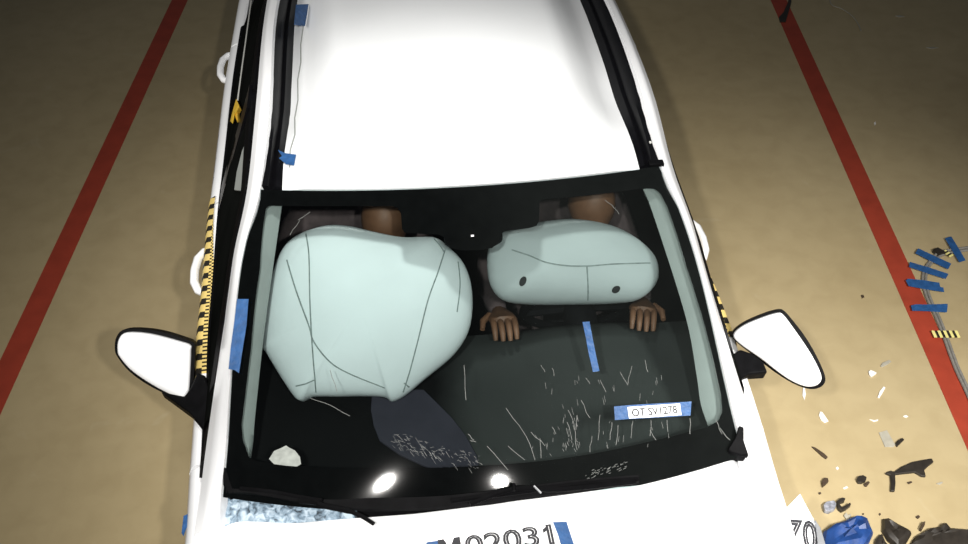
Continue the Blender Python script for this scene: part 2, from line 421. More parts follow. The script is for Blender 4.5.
for s in (-1, 1):
    side_frame(s).build('side_rail', 'white', car, angle=55)
    # black drip channel between the roof skin and the rail
    i_ = smooth_line([V((a*s+rail_shift(b), b, c)) for a, b, c in INN[:6]], 5); m = MB(); rings = []
    i_[-1] = V((s*.592, .56, 1.404))
    for p in i_:
        xe = s*(roof_edge(p.y)-.008)+.5*rail_shift(p.y); ze = roof_z(xe, p.y)-.012
        a = V((xe, p.y, ze)); b = V((p.x+s*.006, p.y, p.z-.003))
        rings.append([a+V((0, 0, -.02)), a, a.lerp(b, .35)+V((0, 0, .004)), a.lerp(b, .5)+V((0, 0, -.010)), a.lerp(b, .65)+V((0, 0, .004)), b, b+V((0, 0, -.02))])
    m.loft(rings); strip = m.build('drip_channel', 'gloss_black', car, angle=30)
    if s > 0: c = MB(); c.box((s*.582, .553, 1.404), (.045, .022, .012)); c.build('channel_clip', 'black', strip, bevel=.002)
    c = MB(); c.box((s*.588, .66, 1.404), (.006, .008, .004)); c.build('channel_rivet', 'string', strip)

# sides
WT = [(-1.35, .66), (-1.0, .76), (-.6, .795), (-.3, .805), (0, .822), (.5, .857), (1.1, .882), (1.9, .897), (2.6, .895), (3.2, .83), (3.6, .70)]
BZ = [(-1.35, .80), (-.8, .88), (-.3, .935), (.3, .945), (1.0, .955), (2.2, .985), (3.2, 1.0), (3.6, .98)]
def half_width(y, s): return interp(WT, y)-(.040*sstep(0, .8, y)+.022*sstep(.8, 2, y) if s > 0 else 0)     # the struck side is pushed in
def section(y, s, top_in):
    wv = half_width(y, s); b = interp(BZ, y)
    return [V((s*x, y, z)) for x, z in ((wv-top_in-.01, b-.03), (wv-top_in, b), (wv-.030, b-.003), (wv-.012, b-.014), (wv, b-.042), (wv+.016, b-.2), (wv+.018, .58), (wv+.004, .42), (wv-.02, .25), (wv-.10, .22))]
def side_panel(name, y0, y1, s, top_in=.05, n=12):
    m = MB(); m.loft([section(y, s, top_in) for y in lin(y0, y1, n)])
    return m, m.build(name, 'white', car, angle=50)
def glass_line(y):
    """top edge of the door glass under the rail"""
    o_ = sorted((b, a, c) for a, b, c in OUT)
    return V((interp([(b, a) for b, a, c in o_], y), y, interp([(b, c) for b, a, c in o_], y)))
GL = {}
for s in (-1, 1):
    _, fender = side_panel('front_fender', -1.0, -.085, s, .065)
    fm, fdoor = side_panel('front_door', -.075, 1.055, s)
    rm, rdoor = side_panel('rear_door', 1.065, 2.12, s)
    side_panel('quarter_panel', 2.13, 3.5, s, .06)
    door_bvh = fm.bvh()
    for (yy, zz, dr) in ((.80, .865, fdoor), (2.06, .905, rdoor)):
        wv = half_width(yy, s)+.002
        hm = MB(); hm.tube([V((s*(wv+ox), yy+oy, zz+oz)) for ox, oy, oz in ((-.01, -.115, 0), (.014, -.10, .002), (.032, -.06, .004), (.038, 0, .004), (.034, .06, .004), (.016, .10, .002), (-.01, .115, 0))], [.012, .014, .015, .015, .015, .014, .012], 10)
        hm.build('door_handle', 'white', dr)
    # door glass and its black mouldings
    for (y0, y1, nm, dr) in ((.02, 1.03, 'front', fdoor), (1.10, 2.25, 'rear', rdoor)):
        m = MB(); rings = []
        for y in lin(y0, y1, 14):
            t = glass_line(y); t = V((s*t.x, y, t.z-.006)); wv = half_width(y, s)-.045; b = V((s*wv, y, interp(BZ, y)-.012))
            rings.append([b.lerp(t, k)+V((s*.012*math.sin(k*math.pi), 0, 0)) for k in lin(0, 1, 7)])
        m.loft(rings, closed=False); m.build('door_glass', 'side_glass', dr); GL[(s, nm)] = m.bvh()
        bm_ = MB(); rings = []
        for y in lin(y0-.08 if s < 0 else y0+.05, y1, 14):
            wv = half_width(y, s)-.05; z = interp(BZ, y)
            rings.append([V((s*(wv-.022), y, z+.002)), V((s*(wv-.018), y, z+.022)), V((s*(wv+.004), y, z+.010)), V((s*(wv+.008), y, z+.001))])
        bm_.loft(rings); bm_.build('belt_moulding', 'black', dr)
        um = MB(); rings = []
        for y in lin(max(y0, .1), y1, 14):
            t = glass_line(y); a = V((s*(t.x+.002), y, t.z+.002)); b = V((s*(t.x+.022), y, t.z-.035))
            rings.append([a, b, b+V((-s*.012, 0, -.004)), a+V((-s*.02, 0, -.02))])
        um.loft(rings); um.build('window_seal', 'black', dr)
    # sail panel in front of the door glass, pillar between the doors
    m = MB(); t = glass_line(.20); p = [V((s*.775, -.13 if s < 0 else -.01, .95)), V((s*(half_width(.24, s)-.045), .24, .955)), V((s*t.x, .20, t.z-.01)), V((s*.735, .05, 1.04))]
    m.slab(p, (-s*.02, .0, -.005)); m.build('sail_panel', 'black', fdoor)
    m = MB(); rings = []
    for y in (1.0, 1.14):
        t = glass_line(y); rings.append([V((s*(half_width(y, s)-.043), y, .955)), V((s*(t.x+.016), y, t.z-.005)), V((s*(t.x-.02), y, t.z-.02)), V((s*(half_width(y, s)-.09), y, .95))])
    m.loft(rings); m.build('center_pillar', 'gloss_black', car)
    # yellow and black measuring tape stuck along the shoulder of the front door
    m = MB(); rings = []; uv = []
    for y in lin(.255, 1.10, 40):
        sec = section(y, s, .05); wv = half_width(y, s); b = interp(BZ, y)
        inn = .058-.028*sstep(.4, 1.1, y)
        line = [V((s*(wv-inn), y, b-.0005)), V((s*(wv-.030), y, b-.0025)), V((s*(wv-.012), y, b-.0135)), V((s*wv, y, b-.0415)), V((s*(wv+.004), y, b-.085))]
        ac = [0, .30, .56, .80, 1]
        rings.append([q+V((s*.002, 0, .002)) for q in line]); uv += [(a, y) for a in ac]
    m.loft(rings, closed=False); m.uv = uv; o = m.build('scale_tape', 'scale_tape', fdoor); o['label'] = 'yellow and black measuring tape'
    # wheels
    for yy in (-.72, 1.95):
        wx = s*.755; tm = MB(); prof = [(.20, -.09), (.285, -.095), (.305, -.075), (.31, 0), (.305, .075), (.285, .095), (.20, .09)]
        rings = [[V((wx+s*o2, yy+rr*math.cos(a), .312+rr*math.sin(a))) for rr, o2 in prof] for a in lin(0, 2*math.pi, 33)]
        tm.loft(rings, closed=False); wheel = tm.build('wheel', 'rubber', car)
        rm_ = MB(); rm_.loft([[V((wx+s*ox, yy+rr*math.cos(a), .312+rr*math.sin(a))) for a in lin(0, 2*math.pi, 25)[:-1]] for rr, ox in ((.20, -.07), (.20, .07), (.18, .05), (.05, .06), (.001, .06))]); rm_.build('wheel_rim', 'alloy', wheel)

# hood with its rear edge along the glass, buckled towards the nose
def hood_z(x, y):
    d = -.30-y
    return .972-.10*d-.03*(x/.74)**2-.02*sstep(.62, .745, abs(x))+.035*math.exp(-((y+.78)/.12)**2)*(1+.4*math.sin(7*x))
def hood_rear(x): return interp([(-.745, -.255), (-.70, -.268), (-.5, -.300), (-.2, -.308), (0, -.301), (.3, -.267), (.5, -.238), (.62, -.214), (.70, -.200), (.745, -.20)], x)
hm = MB(); rings = []
for t in lin(0, 1, 26):
    ring = []
    for a in lin(-1, 1, 45):
        x = a*.742*(1-.12*t*t); y0 = hood_rear(x); y = y0+(-1.15-y0)*t
        ring.append(V((x, y, hood_z(x, y)-(.006 if t == 0 else 0))))
    rings.append(ring)
hm.loft(rings, closed=False); hm.loft([rings[0], [p+V((0, .004, -.02)) for p in rings[0]]], closed=False)
for k in (0, -1): hm.loft([[q[k] for q in rings], [q[k]+V((0, 0, -.025)) for q in rings]], closed=False)
hm.loft([rings[-1], [p+V((0, 0, -.03)) for p in rings[-1]]], closed=False)
hood = hm.build('hood', 'white', car, angle=50); hood_bvh = hm.bvh()
nose = MB(); nose.loft([[V((x, -1.12-.10*math.cos(x*2)-o2, z)) for x in lin(-.74, .74, 13)] for o2, z in ((0, .80), (.06, .70), (.07, .5), (.04, .3), (-.05, .22))], closed=False); nose.build('front_bumper', 'white', car)
bb = MB(); bb.loft([[V((x, 3.35+.2*math.cos(x*1.6)+o2, z)) for x in lin(-.8, .8, 13)] for o2, z in ((-.1, 1.0), (0, .9), (.05, .6), (.02, .3))], closed=False); bb.build('rear_bumper', 'white', car)
tg = MB(); tg.loft([[V((x, y, z-.02*x*x)) for x in lin(-.56, .56, 9)] for y, z in ((3.08, 1.26), (3.3, 1.12), (3.45, 1.0))], closed=False); tg.build('rear_glass', 'side_glass', car)
# dark cabin tub
tb = MB(); tb.loft([[V((-.74, y, .9)), V((-.74, y, .25)), V((.74, y, .25)), V((.74, y, .9))] for y in (-.25, 3.2)], closed=False); tb.box((0, -.27, .58), (1.48, .03, .62)); tb.box((0, 3.2, .6), (1.48, .03, .7)); tb.build('cabin_tub', 'black', car, smooth=False)

# cowl under the windshield
for nm, mm, x0, x1 in (('cowl_panel', 'cowl', -.73, -.35), ('cowl_grille', 'black', -.349, .73)):
    cw = MB(); xs = lin(x0, x1, 21)
    cw.loft([[V((x, hood_rear(x)-.05, hood_z(x, hood_rear(x))-.03)) for x in xs], [V((x, hood_rear(x)+.02, .948)) for x in xs], [V((x, -.20+.06*(x/.7)**2, .960)) for x in xs]], closed=False); cw.build(nm, mm, car)
def on_hood_band(px, py, z): return car_at(px, py, z)
st = MB(); line = smooth_line([car_at(a, b, z) for a, b, z in ((226, 491, 1.0), (262, 493.5, .995), (298, 499, .992), (340, 503.5, .99), (390, 504, .99), (450, 501.5, .99), (520, 493, .99), (580, 485.5, .99), (639, 478.5, .99))], 5)
rings = [[p+V((0, -.004-.008*k, -.016)), p+V((0, -.004-.008*k, -.004)), p+V((0, .006+.008*k, .004+.004*k)), p+V((0, .012, -.008))] for p in line for k in (sstep(-.45, -.3, p.x)*sstep(.5, .2, p.x),)]; st.loft(rings); cowl_seal = st.build('cowl_seal', 'black', car)
for s, q in ((-1, [(222, 466), (227, 468), (230, 480), (234, 492), (228, 494), (223, 484)]), (1, [(739, 425), (744, 427), (744, 440), (749, 455), (741, 455), (731, 452), (728, 449), (735, 438)])):
    m = MB(); m.slab([car_at(a, b, (1.05-.0016*(b-425) if s > 0 else 1.03-.0012*(b-466))) for a, b in q], (0, 0, -.03)); m.build('corner_trim', 'black', car, bevel=.003)
def wiper(pts, rad, z, nm):
    w_ = empty(nm, (0, 0, 0)); w_.parent = car
    return w_
def px_tube(pts, rad, dz=0):
    return smooth_line([car_at(a, b, z+dz) for a, b, z in pts], 5), rad
m = MB(); l, rr = px_tube([(240, 488.5, 1.012), (270, 491.5, 1.012), (300, 497, 1.012), (322, 500.5, 1.012)], .006); m.tube(l, rr, 6); wp = m.build('wiper_blade', 'black', car)
m = MB(); l, rr = px_tube([(300, 500.5, 1.02), (316, 502, 1.022), (322, 505.5, 1.022), (348, 511, 1.016), (362, 516.5, 1.012), (374, 524, 1.008)], .007); m.tube(l, [.009]*6+[.008]*10+[.006]*(len(l)-16), 6); m.build('wiper_arm', 'black', wp)
m = MB(); l, rr = px_tube([(452, 501, 1.016), (520, 492, 1.016), (580, 484.5, 1.016), (638, 479.5, 1.01)], .007); m.tube(l, rr, 6); wp = m.build('wiper_blade', 'black', car)
m = MB(); l, rr = px_tube([(470, 504, 1.018), (514, 489, 1.025), (560, 489.5, 1.02), (636, 481.5, 1.012)], .007); m.tube(l, rr, 6); m.build('wiper_arm', 'black', wp)
m = MB(); m.tube([car_at(514, 484, 1.03), car_at(514, 491, 1.03)], .005, 6); m.build('wiper_pivot', 'black', wp)
m = MB(); m.tube([car_at(534, 486, 1.03), car_at(541, 493, 1.028)], .003, 6); m.build('wiper_spring', 'silver', wp)  # pale streak beside the wiper arm, drawn as a thin silver rod

# interior: dash, pillar trims, seats, steering wheel
def dash_z(x, y):
    z = interp([(-.28, .90), (-.12, .925), (.1, .945), (.28, .945), (.36, .92), (.42, .80), (.45, .55)], y)
    return z+.035*math.exp(-((x-.36)/.17)**4)*sstep(.02, .2, y)*sstep(.42, .30, y)
dm = MB(); dm.loft([[V((x, y, dash_z(x, y))) for x in lin(-.70, .70, 49)] for y in lin(-.26, .44, 26)], closed=False)
dash = dm.build('dashboard', 'dash', car); dash_bvh = dm.bvh()
for s, q in ((-1, ([(267, 206), (262, 245), (260, 268), (251, 348), (242, 425), (244, 440), (249, 456)], [(282, 205), (277, 240), (273, 268), (264, 334), (255, 418), (253.5, 440), (251, 459)])),
             (1, ([(657, 189), (668, 206), (688, 268), (706, 326), (722, 395), (724, 412), (719, 423)], [(643, 189), (650, 205), (671, 268), (688, 326), (697, 378), (701, 405), (709, 428)]))):
    a_ = smooth_line([ws_px(*p, off=-.03) for p in q[0]], 4); b_ = smooth_line([ws_px(*p, off=-.045) for p in q[1]], 4)
    m = MB(); m.loft([[a+V((s*.02, 0, 0)), a.lerp(b, .5)+V((0, -.003, .008)), b, b+V((s*.01, .01, -.03)), a+V((s*.02, .01, -.04))] for a, b in zip(a_, b_)]); m.build('pillar_trim', 'trim_grey', car, angle=60)
m = MB(); fpx = [(372, 398), (392, 402), (408, 392), (424, 392), (436, 404), (452, 420), (466, 438), (477, 458), (480, 474), (470, 479), (452, 478), (424, 468), (400, 457), (380, 443), (374, 428), (371, 412)]
m.slab([hit(dash_bvh, *p)[0]+V((0, 0, .012)) for p in fpx], (0, 0, -.008)); m.build('airbag_flap', 'flap', dash, bevel=.002)  # thin purple-grey plate lying on the dash top
m = MB(); c0, ax = V((.36, .44, .93)), V((0, .90, .42)).normalized(); e1 = V((1, 0, 0)); e2 = ax.cross(e1)
m.loft([[c0+(e1*math.cos(a)+e2*math.sin(a))*(.178+.015*math.cos(b))+ax*.015*math.sin(b) for b in lin(0, 2*math.pi, 9)[:-1]] for a in lin(0, 2*math.pi, 37)], cap=False); sw = m.build('steering_wheel', 'black', car)
m = MB(); m.tube([c0-ax*.16, c0-ax*.03, c0], [.05, .055, .05], 12); [m.tube([c0, c0+(e1*math.cos(a)+e2*math.sin(a))*.175], .016, 6) for a in (.1, math.pi-.1, -math.pi/2)]; m.build('steering_hub', 'black', sw)
def seat(x):
    root = empty('seat', (0, 0, 0)); root.parent = car
    def rbox(nm, pr):
        m = MB(); m.loft([[V((x+hw*cx_, y, z)) for cx_ in (-1, -.8, 0, .8, 1)]+[V((x+hw*cx_, y+t, z-.03)) for cx_ in (1, -1)] for y, z, hw, t in pr]); m.build(nm, 'seat', root)
    m = MB(); m.loft([[V((x+.25*math.copysign(abs(math.cos(a))**.5, math.cos(a)), y, z+.08*math.copysign(abs(math.sin(a))**.6, math.sin(a)))) for a in lin(0, 2*math.pi, 17)[:-1]] for y, z in ((.62, .40), (.75, .42), (1.1, .38), (1.22, .36))]); m.build('seat_cushion', 'seat', root)
    m = MB(); m.loft([[V((x+wd*math.copysign(abs(math.cos(a))**.5, math.cos(a)), y+.06*math.copysign(abs(math.sin(a))**.6, math.sin(a)), z)) for a in lin(0, 2*math.pi, 17)[:-1]] for y, z, wd in ((1.15, .36, .24), (1.22, .6, .25), (1.30, .85, .23), (1.35, 1.0, .17))]); m.build('backrest', 'seat', root)
    m = MB(); m.loft([[V((x+wd*math.cos(a), y+.04*math.sin(a), z)) for a in lin(0, 2*math.pi, 17)[:-1]] for y, z, wd in ((1.36, 1.03, .10), (1.37, 1.06, .13), (1.38, 1.16, .13), (1.38, 1.20, .10))]); m.build('headrest', 'seat', root)
seat(-.36); seat(.36)

# airbags
def airbag(name, out, off, tf, tb, n_sm=4, flat=.5, nrm=(0, -.50, .866)):
    cxm = sum(p[0] for p in out)/len(out); cym = sum(p[1] for p in out)/len(out)
    c = ws_px(cxm, cym, off); nrm = V(nrm)
    pts = smooth_line([on_plane(a, b, c, nrm) for a, b in out], n_sm, True)
    m = MB(); m.pillow(pts, nrm, tf, tb, 11, flat)
    return m
PB = [(306, 232), (328, 226), (350, 227), (372, 232), (403, 238), (434, 238), (448, 247), (464, 264), (472, 290), (470.5, 325), (456, 352), (425, 378.5), (405, 395), (392, 401), (384, 396.5), (360, 395.5), (337, 396), (312, 396), (300, 400.5), (289, 389.5), (267, 354), (263, 343), (269, 290), (278, 259), (289, 242)]
pm = airbag('passenger_airbag', PB, -.17, .11, .20); pbag = pm.build('passenger_airbag', 'bag', car, angle=80); pb = pm.bvh()
DB = [(500, 234), (521, 227), (542, 223), (571, 220.5), (600, 224), (624, 232), (645, 246), (657, 262), (657, 282), (641, 298), (615, 302), (575, 303), (530, 303), (503, 299), (490, 284), (487, 262), (490, 245)]
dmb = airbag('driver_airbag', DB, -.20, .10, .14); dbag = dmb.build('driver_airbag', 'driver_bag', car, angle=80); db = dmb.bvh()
def seam(bvh, pts, parent, rad=.0022, nm='seam'):
    m = MB(); l = []
    dense = smooth_line([V((a, b, 0)) for a, b in pts], 8)
    for q in dense:
        h_ = hit(bvh, q.x, q.y)
        if h_: l.append(h_[0]+h_[1]*.0004)
    if len(l) > 2: m.tube(l, rad, 5); m.build(nm, 'seam', parent)
for pts in ([(306, 234), (309, 255), (310, 300), (312, 340), (315, 380), (316, 392)], [(287, 260), (296, 290), (309, 326), (314, 342), (330, 362), (350, 374), (385, 388)],
            [(445, 250), (438, 272), (428, 300), (418, 340), (410, 370), (403, 392)], [(434, 239), (440, 246), (444, 252)], [(458, 262), (460, 285), (457, 312)], [(296, 386), (305, 384), (314, 380)], [(404, 383), (409, 387)]):
    seam(pb, pts, pbag)
for pts in ([(512, 250), (530, 256), (545, 262), (565, 265.5), (587, 266), (615, 264), (650, 263)], [(587, 266), (588, 285), (588, 300)]):
    seam(db, pts, dbag)
for (a, b, sx, sy) in ((523, 281, 3.2, 5), (616, 289, 4.5, 3.2)):
    m = MB(); pts = []
    for k in range(12):
        t = 2*math.pi*k/12; rx, ry = sx*math.cos(t), sy*math.sin(t); rot = .5 if a < 560 else -.5
        h_ = hit(db, a+rx*math.cos(rot)-ry*math.sin(rot), b+rx*math.sin(rot)+ry*math.cos(rot)); pts.append(h_[0]+h_[1]*.002)
    m.slab(pts, (0, .001, -.003)); m.build('vent_hole', 'vent', dbag)
# mirror housing and camera pod behind the glass
m = MB(); c = ws_px(474, 240, -.05); m.loft([[c+V((.085*math.copysign(abs(math.cos(a))**.5, math.cos(a))*k, o2, .03*math.copysign(abs(math.sin(a))**.6, math.sin(a))*k-.01)) for a in lin(0, 2*math.pi, 21)[:-1]] for k, o2 in ((.8, .0), (1, .015), (1, .05), (.8, .07))]); im = m.build('interior_mirror', 'black', car)
m = MB(); m.tube([c+V((0, .05, 0)), c+V((0, .09, .06))], .014, 8); m.build('mirror_stem', 'black', im)
m = MB(); c = ws_px(472.5, 236.5, .0015); m.slab([c+V(q) for q in ((-.004, 0, 0), (.004, 0, .0), (.004, .004, .0025), (-.004, .004, .0025))], (0, .0005, -.001)); m.build('sensor_window', 'paper', windshield, smooth=False)  # lamp glint on the mirror pod, put in as a white chip

# marks and stickers on the windshield
def ws_patch(name, q, m_, off=.0025, parent=windshield, th=.0012, label=None):
    m = MB(); m.slab([ws_px(a, b, off) for a, b in q], (0, .5*th, -.86*th)); o = m.build(name, m_, parent, smooth=False)
    if label: o['label'] = label
    return o
ws_patch('tape_strip', [(582.5, 322), (589.5, 321.5), (592, 335), (596, 355), (599.5, 371), (593, 372), (589, 355), (585.5, 336)], 'blue', label='vertical blue tape strip')
ws_patch('sticker_tape', [(614, 406.5), (630, 405), (660, 403.2), (691.5, 401.5), (690.5, 415.5), (660, 417.5), (630, 419), (615, 420)], 'blue', label='blue tape backing of the label')
lab = ws_patch('sticker_label', [(627.5, 407), (655, 405.2), (680, 403.4), (681.5, 415), (655, 417), (629, 418.5)], 'paper', .0042, label='white printed label')
def ws_text(body, a, b, top, m_, parent, off, bold, nm):
    """text whose centre line runs from pixel a to b, cap height in metres"""
    p0, p1 = ws_px(*a, off=off), ws_px(*b, off=off); ax = (p1-p0).normalized(); n = V((0, -.5, .86)); up = n.cross(ax).normalized()
    if up.z < 0: up = -up
    vs0, _ = text_mesh(body, 1, 0); vs, fs2 = text_mesh(body, 1, bold); x0, x1 = min(v.x for v in vs0), max(v.x for v in vs0); y0, y1 = min(v.y for v in vs0), max(v.y for v in vs0)
    m = MB(); L_ = (p1-p0).length
    m.add([(p0+p1)/2+ax*((v.x-(x0+x1)/2)/(x1-x0)*L_)+up*((v.y-(y0+y1)/2)/(y1-y0)*top)+n*.0002 for v in vs], fs2); return m.build(nm, m_, parent, smooth=False)
ws_text('OT SV1278', (632, 412.8), (677, 409.4), .021, 'ink', windshield, .0052, .014, 'label_text')
ws_patch('pale_patch', [(269, 459), (274, 451), (282, 447.5), (286, 445.5), (289, 447.5), (295, 450.5), (300, 457), (301, 464), (297, 466.5), (285, 465.5), (274, 464)], 'patch', label='pale grey patch at the foot of the glass')
# scratches and chips in the glass: nobody could count them
m = MB(); rnd = random.Random(3)
def scratch(p, q, wpx=.28, jag=2):
    pts = [V((p[0]+(q[0]-p[0])*t+rnd.uniform(-.8, .8)*(0 < t < 1), p[1]+(q[1]-p[1])*t+rnd.uniform(-.8, .8)*(0 < t < 1), 0)) for t in lin(0, 1, jag+2)]
    d = (pts[-1]-pts[0]).normalized(); nn = V((-d.y, d.x, 0))
    A = [ws_px(r_.x-nn.x*wpx, r_.y-nn.y*wpx, .001) for r_ in pts]; B = [ws_px(r_.x+nn.x*wpx, r_.y+nn.y*wpx, .001) for r_ in pts]
    m.loft([[a, b] for a, b in zip(A, B)], closed=False)
for p, q in (((506, 408), (526, 436)), ((526, 436), (535, 460)), ((540, 438), (541, 458)), ((552, 427), (556, 434)), ((531, 432), (545, 446)), ((487, 446), (508, 470)), ((508, 446), (525, 460)), ((568, 410), (574, 424)), ((574, 424), (577, 450)), ((567, 422), (572, 440)), ((577, 415), (576, 430)), ((581, 400), (590, 418)), ((600, 380), (606, 392)),
             ((620, 372), (628, 385)), ((632, 366), (628, 384)), ((590, 384), (586, 378)), ((541, 365), (545, 372)), ((600, 415), (598, 440)), ((612, 422), (610, 440)), ((618, 425), (616, 445)), ((633, 421), (631, 438)), ((651, 420), (650, 436)), ((667, 420), (668, 432)), ((690, 418), (690, 434)), ((464, 365), (466, 400)), ((552, 368), (554, 376)), ((470, 440), (476, 442)), ((468, 434), (474, 440)), ((645, 360), (648, 372)), ((650, 430), (656, 440)), ((592, 436), (590, 452)),
             ((310, 398), (330, 405)), ((330, 405), (350, 416)), ((330, 370), (337, 392)), ((298, 220), (310, 212)), ((290, 235), (300, 220)), ((720, 428), (730, 440)), ((716, 420), (722, 434)), ((605, 200), (614, 208)), ((612, 205), (619, 214))): scratch(p, q)
for k in range(110):
    a = rnd.uniform(390, 480); b = 436+(a-390)*.28+rnd.uniform(-6, 10); L_ = rnd.uniform(1.5, 6); k_ = rnd.uniform(-.3, 1.4); scratch((a, b), (a+L_*.8, b+L_*k_), rnd.uniform(.08, .17), 0)
for k in range(40):
    a = rnd.uniform(585, 625); b = 476-(a-585)*.25+rnd.uniform(-4, 4); L_ = rnd.uniform(1, 4); scratch((a, b), (a+L_, b-L_*.5), .2, 0)
for k in range(45):
    a = rnd.uniform(520, 680); b = rnd.uniform(375, 455); L_ = rnd.uniform(2, 7); scratch((a, b), (a+rnd.uniform(-1, 2), b+L_), .18, 0)
for k in range(30):
    a = rnd.uniform(562, 580); b = rnd.uniform(410, 450); L_ = rnd.uniform(2, 5); scratch((a, b), (a+rnd.uniform(-1, 2), b+L_), .2, 0)
sc = m.build('scratches', mat('glass_scratch', (.085, .09, .085), .5, var=.3, scale=80), windshield, smooth=False); sc['kind'] = 'stuff'

# tape, numbers and ribbons on the body
def tape_on(name, pts, nrm_off, parent, label, th=.0015):
    m = MB(); m.slab(pts, nrm_off); o = m.build(name, 'blue', parent, smooth=False); o['label'] = label; return o
def px_tape(q, zf, parent, label):
    return tape_on('tape_strip', [car_at(a, b, z) for (a, b), z in zip(q, zf)], (0, 0, -.0015), parent, label)
tape_on('tape_strip', [ws_px(a, b, .014) for a, b in ((237, 299), (248.5, 299), (246.5, 325), (242.5, 350), (239, 373), (234.5, 370), (228.5, 369), (231, 345), (234.5, 320))], (0, .001, -.0015), car, 'blue tape along the windshield pillar')
def roof_tape(q, label, dz=.002):
    pts = [car_at(a, b, 1.40) for a, b in q]; out = []
    for (a, b), p in zip(q, pts):
        z = 1.40
        for _ in range(4):
            p = car_at(a, b, z); z = max(roof_z(p.x, p.y), 1.392 if abs(p.x) > .52 else 0)+dz+.003
        out.append(p)
    return tape_on('tape_strip', out, (0, 0, -.0015), roof, label)
roof_tape([(296, 4.5), (308.5, 4), (307, 14), (305, 25.5), (294, 24.5), (295, 14)], 'upper blue tape piece on the roof edge')
roof_tape([(278, 150), (285, 153), (296, 154.5), (294, 165), (286, 164), (279, 158), (282, 156)], 'crumpled blue tape piece on the roof edge')
m = MB(); fl_ = []
for k, (a, b) in enumerate([(303, 26), (301.5, 45), (300.5, 62), (298.5, 80), (297.5, 100), (295.5, 118), (294.5, 135), (291, 150), (289, 168)]):
    h_ = hit(roof_bvh, a+.6*(-1)**k, b)
    if h_: fl_.append(h_[0]+h_[1]*.001)
m.tube(fl_, .0022, 5); m.build('film_edge', 'trim_grey', roof)
for q, lb in (([(425, 546), (427, 542.5), (438.5, 541), (441, 548)], 'blue tape left of the hood number'), ([(553, 522.5), (566.5, 522), (570, 533), (575, 548), (562, 549), (558, 535)], 'blue tape right of the hood number')):
    out = []
    for a, b in q:
        h_ = hit(hood_bvh, a, b); out.append(h_[0]+V((0, 0, .002)))
    tape_on('tape_strip', out, (0, 0, -.0015), hood, lb)
def hood_text(body, a, b, capm, bold, m_, nm, parent, dz):
    p0, p1 = hit(hood_bvh, *a)[0], hit(hood_bvh, *b)[0]; ax = (p1-p0); L_ = ax.length; ax.normalize(); up = V((-ax.y, ax.x, 0)).normalized()
    vs0, _ = text_mesh(body, 1, 0); vs, fs2 = text_mesh(body, 1, bold); x0, x1 = min(v.x for v in vs0), max(v.x for v in vs0); y0, y1 = min(v.y for v in vs0), max(v.y for v in vs0)
    m = MB()
    pts = [(p0+p1)/2+ax*((v.x-(x0+x1)/2)/(x1-x0)*L_)+up*((v.y-y0)/(y1-y0)*capm) for v in vs]
    used = sorted({k for q in fs2 for k in q}); mp = {k: i for i, k in enumerate(used)}; pts = [pts[k] for k in used]; fs2 = [tuple(mp[k] for k in q) for q in fs2]
    m.add([V((p.x, p.y, hood_z(p.x, p.y)+dz)) for p in pts], fs2); return m.build(nm, m_, parent, smooth=False)
num = hood_text('M02031', (443, 560), (554, 544), .053, .024, 'ink', 'hood_number', hood, .002)
hood_text('M02031', (443, 560), (554, 544), .053, -.042, 'paper', 'number_inlay', hood, .0028)
# faded writing on the shoulder of the rear door
for s in (-1,):
    vs, fs2 = text_mesh('M02031', 1, .0); x0, x1 = min(v.x for v in vs), max(v.x for v in vs); y0, y1 = min(v.y for v in vs), max(v.y for v in vs)
    m = MB(); pts = []
    for v in vs:
        y = 1.22+(v.x-x0)/(x1-x0)*.42; k = (v.y-y0)/(y1-y0); wv = half_width(y, s); b = interp(BZ, y)
        pts.append(V((s*(wv-.004-.002*k+.003), y, b-.055+.03*k)) if False else V((s*(wv+.0035-.010*k), y, b-.052+.034*k)))
    m.add(pts, fs2); m.build('door_number', 'faint_ink', rdoor, smooth=False)
    def on_glass(a, b, off):
        for k in ('front', 'rear'):
            h_ = hit(GL[(-1, k)], a, b)
            if h_: return h_[0]+h_[1]*off
        return car_at(a, b, 1.17)
    m = MB(); m.tube([on_glass(*p, .012) for p in ((254, 2), (251.5, 20), (249, 40), (245, 70), (241, 101))], .0028, 5); sg = m.build('cord', 'string', car)
    for q in ([(240, 100), (243.5, 108), (244, 118), (241, 123), (238.5, 116)], [(240, 100), (239, 110), (236, 124), (234, 122), (237, 110)]):
        m = MB(); m.slab([on_glass(a, b, .014) for a, b in q], (.002, 0, -.004)); o = m.build('ribbon', 'yellow', sg, smooth=False); o['label'] = 'yellow ribbon'
    m = MB(); m.slab([on_glass(a, b, .004) for a, b in ((248.5, 138), (247.5, 160), (243.5, 191), (235.5, 190), (238, 172), (243, 152))], (.002, 0, -.003)); o = m.build('glass_sticker', 'trim_grey', car, smooth=False); o['label'] = 'grey strip on the front door glass'  # pale shape inside the cabin, laid onto the glass as a strip
m = MB(); m.slab([car_at(a, b, 1.0) for a, b in ((627, 46), (630, 47), (637, 57), (634, 58))], (0, 0, -.006)); o = m.build('ribbon', 'yellow', car, smooth=False); o['label'] = 'yellow ribbon'
px_tape([(183.5, 516), (187.5, 514), (187, 526), (183.5, 536), (181.5, 533)], [.905]*5, car, 'blue tape on the front fender')

